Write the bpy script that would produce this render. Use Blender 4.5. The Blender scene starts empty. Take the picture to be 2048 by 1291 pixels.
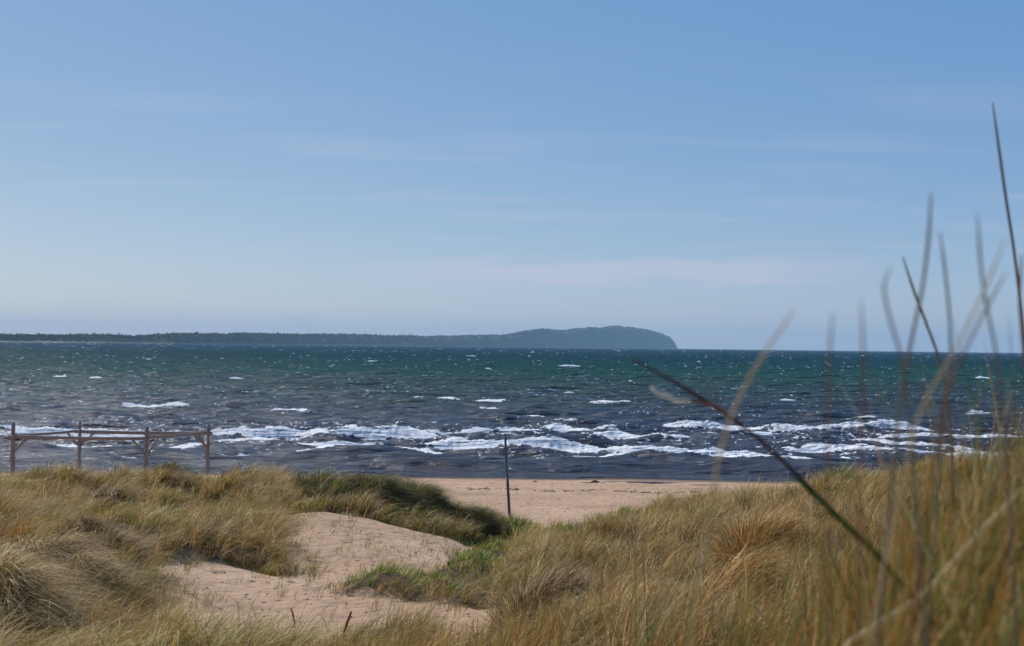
import bpy, math, random
import numpy as np
from mathutils import Matrix, Vector

# ------------------------------------------------------------------ camera
S = bpy.context.scene
COL = S.collection
W0, H0, F = 2048.0, 1291.0, 2844.0          # photo size and focal length in its pixels (50 mm on 36 mm)
CAMZ = 6.5
PITCH = math.atan(45.5 / F)
ROLL = math.radians(0.695)
fwd = Vector((0, math.cos(PITCH), math.sin(PITCH)))
up0 = Vector((0, -math.sin(PITCH), math.cos(PITCH)))
rgt = Vector((1, 0, 0)) * math.cos(ROLL) + up0 * math.sin(ROLL)
upv = up0 * math.cos(ROLL) - Vector((1, 0, 0)) * math.sin(ROLL)
cd = bpy.data.cameras.new('camera')
cam = bpy.data.objects.new('camera', cd); COL.objects.link(cam)
cam.matrix_world = Matrix(((rgt.x, upv.x, -fwd.x, 0), (rgt.y, upv.y, -fwd.y, 0), (rgt.z, upv.z, -fwd.z, CAMZ), (0, 0, 0, 1)))
cd.sensor_width = 36; cd.lens = 50; cd.clip_start = 0.05; cd.clip_end = 80000
cd.dof.use_dof = True; cd.dof.focus_distance = 48; cd.dof.aperture_fstop = 6.0
S.camera = cam

# ------------------------------------------------------------------ world, sun, exposure
SUN_EL, SUN_AZ = math.radians(43), math.radians(-42)   # azimuth from +Y towards +X
wd = bpy.data.worlds.new('World'); S.world = wd; wd.use_nodes = True
nt = wd.node_tree; N, L = nt.nodes, nt.links
bg = N['Background']; bg.inputs[1].default_value = 0.085
sky = N.new('ShaderNodeTexSky'); sky.sky_type = 'NISHITA'; sky.sun_disc = False
sky.sun_elevation = SUN_EL; sky.sun_rotation = SUN_AZ
sky.air_density = 0.6; sky.dust_density = 0.3; sky.ozone_density = 4.0; sky.altitude = 0


def mth(N, L, op, a, b=None, c=None, clamp=False):
    n = N.new('ShaderNodeMath'); n.operation = op; n.use_clamp = clamp
    for i, v in enumerate((a, b, c)):
        if v is None: continue
        if isinstance(v, (int, float)): n.inputs[i].default_value = v
        else: L.new(v, n.inputs[i])
    return n.outputs[0]


def sstep(N, L, v, a, b):
    n = N.new('ShaderNodeMapRange'); n.interpolation_type = 'SMOOTHSTEP'
    L.new(v, n.inputs[0]); n.inputs[1].default_value = a; n.inputs[2].default_value = b
    return n.outputs[0]


tc = N.new('ShaderNodeTexCoord'); sx = N.new('ShaderNodeSeparateXYZ'); L.new(tc.outputs['Generated'], sx.inputs[0])
el = mth(N, L, 'MAXIMUM', sx.outputs[2], 0.0)
az = mth(N, L, 'ARCTAN2', sx.outputs[0], sx.outputs[1])
# high thin cirrus: noise on a flat layer seen from below
den = mth(N, L, 'ADD', el, 0.035)
cx = mth(N, L, 'DIVIDE', sx.outputs[0], den); cy = mth(N, L, 'DIVIDE', sx.outputs[1], den)
cb = N.new('ShaderNodeCombineXYZ'); L.new(cx, cb.inputs[0]); L.new(cy, cb.inputs[1])
mp = N.new('ShaderNodeMapping'); L.new(cb.outputs[0], mp.inputs[0]); mp.inputs['Rotation'].default_value = (0, 0, 0.10)
mp.inputs['Scale'].default_value = (0.75, 1.7, 1)
nz = N.new('ShaderNodeTexNoise'); L.new(mp.outputs[0], nz.inputs['Vector']); nz.inputs['Scale'].default_value = 1.0
nz.inputs['Detail'].default_value = 7; nz.inputs['Roughness'].default_value = 0.52; nz.inputs['Distortion'].default_value = 0.5
cir = sstep(N, L, nz.outputs[0], 0.48, 0.76)
# the long pale bank low over the headland
cb2 = N.new('ShaderNodeCombineXYZ'); L.new(mth(N, L, 'MULTIPLY', az, 7.0), cb2.inputs[0]); L.new(mth(N, L, 'MULTIPLY', el, 60.0), cb2.inputs[1])
nb = N.new('ShaderNodeTexNoise'); L.new(cb2.outputs[0], nb.inputs['Vector']); nb.inputs['Scale'].default_value = 2.2
nb.inputs['Detail'].default_value = 6; nb.inputs['Roughness'].default_value = 0.5; nb.inputs['Distortion'].default_value = 0.4
elw = mth(N, L, 'ADD', el, mth(N, L, 'MULTIPLY', mth(N, L, 'SUBTRACT', nb.outputs[0], 0.5), 0.022))
elw = mth(N, L, 'SUBTRACT', elw, mth(N, L, 'MULTIPLY', az, 0.018))
b1 = sstep(N, L, mth(N, L, 'ABSOLUTE', mth(N, L, 'SUBTRACT', elw, 0.0505)), 0.0125, 0.003)
b2 = sstep(N, L, mth(N, L, 'ABSOLUTE', mth(N, L, 'SUBTRACT', az, 0.065)), 0.22, 0.08)
bank = mth(N, L, 'MULTIPLY', mth(N, L, 'MULTIPLY', b1, b2), mth(N, L, 'ADD', mth(N, L, 'MULTIPLY', nb.outputs[0], 0.6), 0.35))
# small distant cumulus wisps just above the far coast
cb3 = N.new('ShaderNodeCombineXYZ'); L.new(mth(N, L, 'MULTIPLY', az, 22.0), cb3.inputs[0]); L.new(mth(N, L, 'MULTIPLY', el, 160.0), cb3.inputs[1])
n3 = N.new('ShaderNodeTexNoise'); L.new(cb3.outputs[0], n3.inputs['Vector']); n3.inputs['Scale'].default_value = 1.3; n3.inputs['Detail'].default_value = 5
w3 = mth(N, L, 'MULTIPLY', sstep(N, L, n3.outputs[0], 0.5, 0.72), sstep(N, L, mth(N, L, 'ABSOLUTE', mth(N, L, 'SUBTRACT', el, 0.018)), 0.011, 0.003))
w3 = mth(N, L, 'MULTIPLY', w3, sstep(N, L, az, 0.12, -0.15))
cl = mth(N, L, 'ADD', mth(N, L, 'MULTIPLY', mth(N, L, 'MULTIPLY', cir, 0.22), sstep(N, L, el, 0.22, 0.12)), mth(N, L, 'ADD', mth(N, L, 'MULTIPLY', bank, 0.85), mth(N, L, 'MULTIPLY', w3, 0.42)), clamp=True)
# a thin even veil of bright blue air over the clear-sky model
hs = N.new('ShaderNodeVectorMath'); hs.operation = 'MULTIPLY_ADD'; L.new(sky.outputs[0], hs.inputs[0]); hs.inputs[1].default_value = (1.22, 0.84, 0.36); hs.inputs[2].default_value = (0.10, 1.80, 5.75)
mx = N.new('ShaderNodeMix'); mx.data_type = 'RGBA'; L.new(cl, mx.inputs[0]); L.new(hs.outputs[0], mx.inputs[6])
mx.inputs[7].default_value = (7.6, 7.6, 9.0, 1)
L.new(mx.outputs[2], bg.inputs[0])

sl = bpy.data.lights.new('sun', 'SUN'); sl.energy = 5.0; sl.angle = math.radians(0.5); sl.color = (1.0, 0.95, 0.87)
so = bpy.data.objects.new('sun', sl); COL.objects.link(so)
sd = Vector((math.sin(SUN_AZ) * math.cos(SUN_EL), math.cos(SUN_AZ) * math.cos(SUN_EL), math.sin(SUN_EL)))
so.rotation_euler = sd.to_track_quat('Z', 'Y').to_euler()
S.view_settings.view_transform = 'Standard'; S.view_settings.look = 'None'
S.view_settings.exposure = -0.09; S.view_settings.gamma = 1
S.cycles.max_bounces = 6; S.cycles.diffuse_bounces = 3; S.cycles.glossy_bounces = 3; S.cycles.transmission_bounces = 4
S.cycles.transparent_max_bounces = 8; S.cycles.volume_bounces = 0

# ------------------------------------------------------------------ numpy helpers
rng = np.random.default_rng(7)
FW, RG, UP = (np.array(v) for v in (fwd, rgt, upv))


def unproj(px, py, D):
    """world point on the ray through photo pixel (px, py) at forward distance y = D"""
    px, py, D = (np.asarray(a, float) for a in (px, py, D))
    d = FW * F + (px - W0 / 2)[..., None] * RG - (py - H0 / 2)[..., None] * UP
    return d * (D / d[..., 1])[..., None] + np.array((0, 0, CAMZ))


def proj(x, y, z):
    p = np.stack([x, y, z - CAMZ], -1)
    k = F / np.maximum(p @ FW, 1e-3)
    return W0 / 2 + (p @ RG) * k, H0 / 2 - (p @ UP) * k


_perm = np.random.default_rng(3).permutation(512).astype(np.int64)
_perm = np.concatenate([_perm, _perm, _perm])
_ga = np.random.default_rng(5).uniform(0, 2 * np.pi, 512)
_gx, _gy = np.cos(_ga), np.sin(_ga)


def perlin(x, y):
    xi, yi = np.floor(x).astype(np.int64), np.floor(y).astype(np.int64)
    xf, yf = x - xi, y - yi

    def g(ix, iy, fx, fy):
        h = _perm[(_perm[ix & 511] + iy) & 511]
        return _gx[h] * fx + _gy[h] * fy
    u, v = xf ** 3 * (xf * (xf * 6 - 15) + 10), yf ** 3 * (yf * (yf * 6 - 15) + 10)
    a = g(xi, yi, xf, yf) * (1 - u) + g(xi + 1, yi, xf - 1, yf) * u
    b = g(xi, yi + 1, xf, yf - 1) * (1 - u) + g(xi + 1, yi + 1, xf - 1, yf - 1) * u
    return (a * (1 - v) + b * v) * 1.45


def fbm(x, y, o=4, r=0.5):
    s, a, t = 0, 1.0, 0
    for i in range(o):
        s = s + a * perlin(x * 2 ** i + 17.3 * i, y * 2 ** i - 9.1 * i); t += a; a *= r
    return s / t


def smooth(v, a, b):
    t = np.clip((v - a) / (b - a), 0, 1); return t * t * (3 - 2 * t)


def inpoly(px, py, P):
    ins = np.zeros(px.shape, bool); n = len(P)
    for i in range(n):
        x1, y1 = P[i]; x2, y2 = P[(i + 1) % n]
        c = (y1 > py) != (y2 > py)
        ins ^= c & (px < (x2 - x1) * (py - y1) / (y2 - y1 + 1e-9) + x1)
    return ins


def mesh_np(name, V, Q, mat, parent=None, col=None, fattr=None, smooth_=False, kind=None):
    """V (n,3), Q (m,k) faces of k corners, as one mesh object"""
    me = bpy.data.meshes.new(name); V = np.ascontiguousarray(V, np.float32); Q = np.ascontiguousarray(Q, np.int32)
    k = Q.shape[1]
    me.vertices.add(len(V)); me.vertices.foreach_set('co', V.ravel())
    me.loops.add(Q.size); me.loops.foreach_set('vertex_index', Q.ravel())
    me.polygons.add(len(Q)); me.polygons.foreach_set('loop_start', np.arange(0, Q.size, k, dtype=np.int32))
    me.polygons.foreach_set('use_smooth', np.full(len(Q), smooth_))
    me.update(calc_edges=True)
    if col is not None:
        a = me.color_attributes.new('col', 'FLOAT_COLOR', 'POINT')
        c = np.ones((len(V), 4), np.float32); c[:, :3] = col; a.data.foreach_set('color', c.ravel())
    for nm, v in (fattr or {}).items():
        a = me.attributes.new(nm, 'FLOAT', 'POINT'); a.data.foreach_set('value', np.ascontiguousarray(v, np.float32))
    if mat: me.materials.append(mat)
    o = bpy.data.objects.new(name, me); COL.objects.link(o)
    if parent: o.parent = parent
    if kind: o['kind'] = kind
    return o


def tag(o, label=None, cat=None, group=None, kind=None):
    if label: o['label'] = label
    if cat: o['category'] = cat
    if group: o['group'] = group
    if kind: o['kind'] = kind
    return o


def empty(name, loc):
    o = bpy.data.objects.new(name, None); COL.objects.link(o); o.location = loc; o.empty_display_size = 0.2; return o


def grid_faces(ny, nx):
    i = np.arange(ny * nx).reshape(ny, nx)
    return np.stack([i[:-1, :-1], i[:-1, 1:], i[1:, 1:], i[1:, :-1]], -1).reshape(-1, 4)


def tube(P, R, n=10, cap=True, jit=0.0):
    """tube along points P (m,3) with radii R"""
    P = np.asarray(P, float); m = len(P); R = np.broadcast_to(np.asarray(R, float), (m,))
    T = np.gradient(P, axis=0); T /= np.linalg.norm(T, axis=1)[:, None]
    ref = np.array([0.0, 1.0, 0.0]) if abs(T[0, 1]) < 0.8 else np.array([1.0, 0, 0])
    A = np.cross(T, ref); A /= np.linalg.norm(A, axis=1)[:, None]; B = np.cross(T, A)
    th = np.linspace(0, 2 * np.pi, n, endpoint=False)
    rad = R[:, None] * (1 + jit * rng.normal(size=(m, n)))
    V = P[:, None] + rad[..., None] * (np.cos(th)[None, :, None] * A[:, None] + np.sin(th)[None, :, None] * B[:, None])
    V = V.reshape(-1, 3); i = np.arange(m * n).reshape(m, n); j = np.roll(i, -1, 1)
    Q = np.stack([i[:-1], j[:-1], j[1:], i[1:]], -1).reshape(-1, 4)
    if cap:
        k = len(V); V = np.vstack([V, P[:1], P[-1:]])
        q1 = np.stack([np.full(n, k), j[0], i[0], i[0]], -1); q2 = np.stack([np.full(n, k + 1), i[-1], j[-1], j[-1]], -1)
        return V, [Q, q1[:, :3], q2[:, :3]]
    return V, [Q]


def mesh_mixed(name, parts, mat, parent=None, smooth_=False):
    """parts: list of (V, [face arrays])"""
    V, faces, off = [], [], 0
    for v, fs in parts:
        for f in fs: faces += (np.asarray(f) + off).tolist()
        V.append(v); off += len(v)
    me = bpy.data.meshes.new(name); me.from_pydata(np.vstack(V).tolist(), [], faces); me.update()
    if smooth_: me.polygons.foreach_set('use_smooth', np.full(len(me.polygons), True))
    if mat: me.materials.append(mat)
    o = bpy.data.objects.new(name, me); COL.objects.link(o)
    if parent: o.parent = parent
    return o


# ------------------------------------------------------------------ materials
def newmat(name):
    m = bpy.data.materials.new(name); m.use_nodes = True
    return m, m.node_tree.nodes, m.node_tree.links, m.node_tree.nodes['Principled BSDF']


def ramp(N, L, v, stops):
    r = N.new('ShaderNodeValToRGB'); L.new(v, r.inputs[0]); e = r.color_ramp.elements
    while len(e) < len(stops): e.new(0.5)
    for k, (p, c) in enumerate(stops): e[k].position = p; e[k].color = (*c, 1)
    return r.outputs[0]


def noise(N, L, scale, detail=4, rough=0.5, vec=None, dist=0.0):
    n = N.new('ShaderNodeTexNoise'); n.inputs['Scale'].default_value = scale; n.inputs['Detail'].default_value = detail
    n.inputs['Roughness'].default_value = rough; n.inputs['Distortion'].default_value = dist
    if vec is not None: L.new(vec, n.inputs['Vector'])
    return n.outputs[0]


def mixc(N, L, f, a, b):
    n = N.new('ShaderNodeMix'); n.data_type = 'RGBA'
    for i, v in ((0, f), (6, a), (7, b)):
        if isinstance(v, tuple): n.inputs[i].default_value = (*v, 1)
        elif isinstance(v, float): n.inputs[i].default_value = v
        else: L.new(v, n.inputs[i])
    return n.outputs[2]


def bump(N, L, h, strength, dist, normal=None):
    b = N.new('ShaderNodeBump'); b.inputs['Strength'].default_value = strength; b.inputs['Distance'].default_value = dist
    L.new(h, b.inputs['Height'])
    if normal is not None: L.new(normal, b.inputs['Normal'])
    return b.outputs[0]


def pos(N): return N.new('ShaderNodeNewGeometry').outputs['Position']


def mapping(N, L, v, sc, rot=(0, 0, 0)):
    m = N.new('ShaderNodeMapping'); L.new(v, m.inputs[0]); m.inputs['Scale'].default_value = sc; m.inputs['Rotation'].default_value = rot
    return m.outputs[0]


# sand
M_sand, N, L, P = newmat('sand')
p = pos(N)
big = noise(N, L, 0.35, 5, 0.55, p); mid = noise(N, L, 3.0, 5, 0.6, p); fine = noise(N, L, 60, 3, 0.6, p)
c = ramp(N, L, big, [(0.3, (0.365, 0.235, 0.145)), (0.5, (0.45, 0.295, 0.187)), (0.72, (0.52, 0.35, 0.228))])
c2 = ramp(N, L, fine, [(0.25, (0.62, 0.60, 0.58)), (0.5, (1, 1, 1)), (0.8, (1.12, 1.1, 1.06))])
m = N.new('ShaderNodeMix'); m.data_type = 'RGBA'; m.blend_type = 'MULTIPLY'; m.inputs[0].default_value = 0.8; L.new(c, m.inputs[6]); L.new(c2, m.inputs[7])
# dark plant crumbs lying in streaks
cr = noise(N, L, 1.0, 6, 0.7, mapping(N, L, p, (9, 22, 9)))
crf = sstep(N, L, cr, 0.585, 0.66)
c4 = mixc(N, L, mth(N, L, 'MULTIPLY', crf, 0.55), m.outputs[2], (0.12, 0.075, 0.045))
# wet sand at the water's edge
sp = N.new('ShaderNodeSeparateXYZ'); L.new(p, sp.inputs[0])
wet = sstep(N, L, mth(N, L, 'ADD', sp.outputs[2], mth(N, L, 'MULTIPLY', mid, 0.05)), 0.13, 0.05)
c5 = mixc(N, L, wet, c4, (0.17, 0.11, 0.075))
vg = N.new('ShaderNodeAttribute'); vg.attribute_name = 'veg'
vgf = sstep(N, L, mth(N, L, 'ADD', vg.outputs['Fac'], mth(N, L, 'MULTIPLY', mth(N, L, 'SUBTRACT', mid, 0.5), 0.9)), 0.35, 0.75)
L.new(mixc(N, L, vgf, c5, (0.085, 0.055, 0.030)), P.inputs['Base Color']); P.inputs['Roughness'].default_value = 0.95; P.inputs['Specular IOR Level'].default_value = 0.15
vo = N.new('ShaderNodeTexVoronoi'); vo.inputs['Scale'].default_value = 2.6; L.new(p, vo.inputs['Vector'])
h = mth(N, L, 'ADD', mth(N, L, 'MULTIPLY', sstep(N, L, vo.outputs[0], 0.05, 0.45), 0.35), mth(N, L, 'MULTIPLY', mid, 1.3))
n1 = bump(N, L, h, 0.9, 0.085)
L.new(bump(N, L, fine, 0.5, 0.012, n1), P.inputs['Normal'])


def grassmat(name, transl=0.4, tint=(1, 1, 1), rough=0.6):
    m, N, L, P = newmat(name)
    a = N.new('ShaderNodeAttribute'); a.attribute_name = 'col'
    c = a.outputs['Color']
    L.new(c, P.inputs['Base Color']); P.inputs['Roughness'].default_value = rough; P.inputs['Specular IOR Level'].default_value = 0.25
    tr = N.new('ShaderNodeBsdfTranslucent'); L.new(c, tr.inputs[0])
    ms = N.new('ShaderNodeMixShader'); ms.inputs[0].default_value = transl
    L.new(P.outputs[0], ms.inputs[1]); L.new(tr.outputs[0], ms.inputs[2])
    L.new(ms.outputs[0], N['Material Output'].inputs[0]); return m


M_grass = grassmat('dune_grass_blades', 0.26)

# wood
M_wood, N, L, P = newmat('weathered_wood')
tcx = N.new('ShaderNodeTexCoord').outputs['Object']
g = noise(N, L, 1.0, 5, 0.6, mapping(N, L, tcx, (22, 22, 3.0)))
L.new(ramp(N, L, g, [(0.25, (0.11, 0.08, 0.065)), (0.5, (0.26, 0.195, 0.16)), (0.8, (0.40, 0.33, 0.28))]), P.inputs['Base Color'])
P.inputs['Roughness'].default_value = 0.85; P.inputs['Specular IOR Level'].default_value = 0.2
L.new(bump(N, L, g, 0.5, 0.01), P.inputs['Normal'])
# pole metal
M_pole, N, L, P = newmat('weathered_grey_pole')
tcx = N.new('ShaderNodeTexCoord').outputs['Object']
g = noise(N, L, 1.0, 5, 0.65, mapping(N, L, tcx, (14, 14, 2.2)))
L.new(ramp(N, L, g, [(0.3, (0.05, 0.052, 0.055)), (0.55, (0.11, 0.118, 0.115)), (0.75, (0.21, 0.21, 0.19))]), P.inputs['Base Color'])
P.inputs['Roughness'].default_value = 0.6; P.inputs['Metallic'].default_value = 0.1
# seaweed
M_weed, N, L, P = newmat('dry_seaweed')
g = noise(N, L, 30, 4, 0.6, pos(N))
L.new(ramp(N, L, g, [(0.3, (0.03, 0.022, 0.018)), (0.7, (0.10, 0.07, 0.05))]), P.inputs['Base Color']); P.inputs['Roughness'].default_value = 0.9

M_litter, N, L, P = newmat('plant_crumbs'); P.inputs['Base Color'].default_value = (0.20, 0.13, 0.075, 1); P.inputs['Roughness'].default_value = 0.9

# ------------------------------------------------------------------ dune terrain
GY = [-30, 0, 6, 12, 20, 30, 36, 40, 45, 54, 62, 70, 85, 110, 160]
GZ = [5.2, 5.3, 4.8, 4.0, 3.3, 2.95, 2.9, 2.2, 1.02, 0.76, 0.42, 0.0, -1.0, -2.0, -3.5]


def zg(y): return np.interp(y, GY, GZ)


CP = [(-150, 1291, 12.5), (0, 1291, 13), (200, 1291, 13.5), (400, 1291, 14.5), (0, 1200, 16), (200, 1200, 17), (0, 1120, 20), (150, 1120, 21),
      (330, 1205, 19.5), (0, 1045, 27), (150, 1045, 27), (300, 1060, 27), (0, 990, 33), (150, 985, 35), (0, 962, 38), (100, 962, 38), (200, 968, 40),
      (300, 966, 40), (400, 975, 41), (500, 975, 40), (580, 985, 40), (450, 1020, 33), (400, 1070, 28), (500, 1098, 26), (560, 1128, 26),
      (350, 1140, 23), (450, 1200, 21), (500, 1150, 23.5), (600, 1200, 21.5), (700, 1150, 24), (700, 1220, 20.5), (850, 1220, 20.5), (900, 1150, 24),
      (480, 1260, 18), (650, 1264, 18), (800, 1264, 18), (700, 1312, 14), (900, 1310, 13), (1050, 1300, 12), (1250, 1300, 10.5), (1500, 1300, 9), (1800, 1300, 8),
      (700, 1110, 27), (800, 1120, 27), (850, 1090, 29.5), (640, 1060, 30), (640, 1020, 32.5), (750, 1042, 32), (880, 1064, 33),
      (640, 985, 35), (740, 972, 36), (800, 990, 36.5), (880, 1000, 37), (930, 1028, 37), (980, 1066, 37), (1000, 1080, 36),
      (1060, 1062, 40), (1020, 1035, 45), (1100, 1042, 45), (1050, 1115, 29), (1000, 1105, 31), (1100, 1085, 34), (1130, 1066, 38),
      (1200, 1030, 38), (1300, 1012, 38), (1400, 1000, 37.5), (1560, 990, 36), (1700, 965, 34), (1800, 950, 32), (1950, 940, 30), (2100, 925, 28),
      (1000, 1155, 24), (1100, 1155, 22), (1200, 1110, 24), (1300, 1070, 28), (1300, 1190, 17), (1100, 1225, 17), (1500, 1070, 24), (1500, 1190, 15),
      (1700, 1050, 22), (1700, 1190, 13), (1900, 1050, 19), (1900, 1190, 11), (1000, 1235, 17)]
CP = np.array(CP, float)
pts = unproj(CP[:, 0], CP[:, 1], CP[:, 2])
anch = [(0, 0, 5.4), (3, 2, 5.5), (-3, 2, 5.2), (0, 5, 5.0), (3, 6, 5.15), (-3, 6, 4.75), (6, 6, 5.2), (-6, 6, 4.5), (-8, 10, 4.1), (0, 9, 4.35), (0, -8, 5.4),
        (-10, -4, 5.2), (10, -4, 5.5), (-2, 41.5, 1.5), (-4.5, 42, 1.5), (3, 42, 1.3), (8, 42.5, 1.4), (-10, 45, 1.05), (-15, 45, 1.05)]
for x in range(-35, 36, 7):
    for y in (47, 54, 62, 70, 82): anch.append((x, y, float(zg(y))))
for y in (0, 8, 16, 24, 32, 38, 43):
    anch.append((-27, y, float(zg(y)) + 0.2)); anch.append((27, y, float(zg(y)) + 0.6 * (y < 40)))
pts = np.vstack([pts, np.array(anch)])
res = pts[:, 2] - zg(pts[:, 1])


def tps(r2): return 0.5 * r2 * np.log(r2 + 1e-9)


n_ = len(pts)
A = np.zeros((n_ + 3, n_ + 3)); d2 = ((pts[:, None, :2] - pts[None, :, :2]) ** 2).sum(-1)
A[:n_, :n_] = tps(d2) + 0.15 * np.eye(n_); A[:n_, n_] = 1; A[:n_, n_ + 1:] = pts[:, :2]; A[n_, :n_] = 1; A[n_ + 1:, :n_] = pts[:, :2].T
wts = np.linalg.solve(A, np.concatenate([res, [0, 0, 0]]))


def z_base(x, y):
    sh = x.shape; x, y = x.ravel(), y.ravel(); out = np.empty(len(x))
    for s in range(0, len(x), 20000):
        xx, yy = x[s:s + 20000], y[s:s + 20000]
        r2 = (xx[:, None] - pts[:, 0]) ** 2 + (yy[:, None] - pts[:, 1]) ** 2
        out[s:s + 20000] = tps(r2) @ wts[:n_] + wts[n_] + wts[n_ + 1] * xx + wts[n_ + 2] * yy
    k = smooth(np.abs(x), 34, 24) * smooth(y, -14, -6) * smooth(y, 84, 76)
    return (zg(y) + out * k + (1 - k) * 0.5 * fbm(x * 0.08, y * 0.08, 3) * smooth(y, 44, 34)).reshape(sh)


SAND = [(285, 1124), (350, 1112), (410, 1106), (470, 1120), (520, 1132), (560, 1150), (585, 1160), (598, 1152), (575, 1130), (562, 1096), (556, 1066), (562, 1040),
        (548, 1018), (640, 1014), (704, 1022), (772, 1036), (823, 1054), (878, 1062), (926, 1072), (936, 1088), (909, 1108), (875, 1133), (823, 1143),
        (738, 1148), (655, 1166), (650, 1176), (721, 1182), (772, 1188), (857, 1194), (960, 1204), (1000, 1200), (980, 1262), (890, 1312), (760, 1330),
        (600, 1330), (545, 1312), (478, 1290), (376, 1262), (345, 1232), (318, 1175)]
GS = 0.2
gx = np.arange(-46, 46.01, GS); gy = np.arange(-12, 104.01, GS)
X, Y = np.meshgrid(gx, gy)
Z0 = z_base(X, Y)
PX, PY = proj(X, np.maximum(Y, 0.5), Z0)
edge = fbm(X * 0.9, Y * 0.9, 3) * 24
sand = inpoly(PX + edge, PY + edge * 0.6, SAND) & (Y > 16.2) & (Y < 36.5)
veg = (~sand) & (Y < 43.5 + 1.2 * fbm(X * 0.3, Y * 0.3 + 40, 2))
saddle = (np.abs(X - (0.35 + 0.01 * (Y - 40))) < 0.75) & (Y > 40.2)
veg &= ~((np.abs(X - 2.0) < 1.15) & (Y > 38.8)); veg &= ~((np.abs(X) < 1.3) & (Y > 41.5) & (fbm(X * 1.5, Y * 1.5, 2) > 0.1))
veg = veg.astype(float)


def blur(a, n):
    for _ in range(n):
        a = (np.roll(a, 1, 0) + np.roll(a, -1, 0) + 2 * a) / 4; a = (np.roll(a, 1, 1) + np.roll(a, -1, 1) + 2 * a) / 4
    return a


vs = blur(veg, 6)
hum = fbm(X * 0.55 + 3, Y * 0.45, 3); hum2 = fbm(X * 1.5, Y * 1.3 + 30, 2)
rtu = np.random.default_rng(61)
TN = 1750
ty = np.sqrt(rtu.uniform(7.5 ** 2, 44 ** 2, TN)); tx = ty * rtu.uniform(-0.6, 0.55, TN); trd = rtu.uniform(0.38, 1.0, TN); trd *= 0.85; th = trd * rtu.uniform(0.22, 0.58, TN)
DOME = np.zeros_like(Z0); TID = np.zeros(Z0.shape, int)
for k in range(TN):
    j0, j1 = np.searchsorted(gx, [tx[k] - trd[k], tx[k] + trd[k]]); i0, i1 = np.searchsorted(gy, [ty[k] - trd[k], ty[k] + trd[k]])
    q_ = ((X[i0:i1, j0:j1] - tx[k]) ** 2 + (Y[i0:i1, j0:j1] - ty[k]) ** 2) / trd[k] ** 2
    d_ = th[k] * np.clip(1 - q_, 0, 1) ** 0.75; m_ = d_ > DOME[i0:i1, j0:j1]
    DOME[i0:i1, j0:j1][m_] = d_[m_]; TID[i0:i1, j0:j1][m_] = k + 1
Z = Z0 - (0.16 + 0.16 * smooth(Y, 24, 34) + 0.03 * smooth(Y, 33, 38) * smooth(X, -3.5, -5) + 0.10 * smooth(X, 5, 9) + 0.34 * smooth(X, 2.5, 6) * smooth(Y, 23, 31) * (1 - 0.85 * smooth(X, 3.4, 5.4))) * vs - 0.17 * smooth(Y, 21, 17) * smooth(Y, 9, 13) * smooth(X, -5.5, -3.5) * smooth(X, 1.5, -0.5) + vs * DOME * smooth(vs, 0.3, 0.8) * smooth(Y, 6, 11) + vs * (0.26 * hum + 0.05 * hum2) * smooth(Y, 4, 10) * smooth(vs, 0.1, 0.9)
Z += (1 - vs) * (Y < 43) * (0.04 * fbm(X * 1.1, Y * 1.1, 3) + 0.03 * fbm(X * 2.3 + 8, Y * 2.3, 2))
Z += smooth(Y, 43, 47) * smooth(Y, 72, 66) * (0.035 * fbm(X * 1.2, Y * 1.2 + 80, 3) + 0.03 * fbm(X * 2.4, Y * 2.0, 2))
Z += smooth(Y, 62, 68) * 0.05 * fbm(X * 0.12, 5 + Y * 0.03, 2)


def samp(G, x, y):
    fx = np.clip((x - gx[0]) / GS, 0, len(gx) - 1.001); fy = np.clip((y - gy[0]) / GS, 0, len(gy) - 1.001)
    i, j = fy.astype(int), fx.astype(int); v, u = fy - i, fx - j
    return (G[i, j] * (1 - u) + G[i, j + 1] * u) * (1 - v) + (G[i + 1, j] * (1 - u) + G[i + 1, j + 1] * u) * v


def zt(x, y): return samp(Z, np.asarray(x, float), np.asarray(y, float))


# one sheet: fine inside, stretched to far wings at the sides
wing = np.array([1.5, 4, 8, 14, 22, 34, 50, 75, 110, 160, 240, 360, 520, 800, 1300, 2000])
xs = np.concatenate([gx[0] - wing[::-1], gx, gx[-1] + wing]); back = np.array([60, 40, 25, 15, 8, 4, 2.0])
ys = np.concatenate([gy[0] - back, gy, gy[-1] + np.array([4, 12, 30, 60])])
XX, YY = np.meshgrid(xs, ys)
ZZ = np.where((np.abs(XX) <= 46.001) & (YY >= -12.001) & (YY <= 104.001), samp(Z, XX, YY), z_base(XX, YY))
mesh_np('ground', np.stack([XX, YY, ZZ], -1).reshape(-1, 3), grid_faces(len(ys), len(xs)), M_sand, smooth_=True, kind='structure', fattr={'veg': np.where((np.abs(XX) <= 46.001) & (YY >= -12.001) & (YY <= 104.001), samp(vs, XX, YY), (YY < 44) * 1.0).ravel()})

# ------------------------------------------------------------------ grass
PAL = {'straw': (0.46, 0.29, 0.085), 'pale': (0.68, 0.53, 0.28), 'olive': (0.21, 0.18, 0.035), 'green': (0.10, 0.17, 0.025), 'brown': (0.20, 0.10, 0.030),
       'rust': (0.40, 0.18, 0.035), 'blue': (0.085, 0.14, 0.06), 'grey': (0.40, 0.30, 0.18), 'dead': (0.13, 0.08, 0.045)}
PK = {k: np.array(v) * (1.04, 1.0, 0.86) for k, v in PAL.items()}


def pick(n, w, r):
    ks = list(w); pr = np.array([w[k] for k in ks], float); pr /= pr.sum()
    return np.array([PK[k] for k in ks])[r.choice(len(ks), n, p=pr)] * np.exp(r.normal(0, 0.16, (n, 1)))


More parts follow.
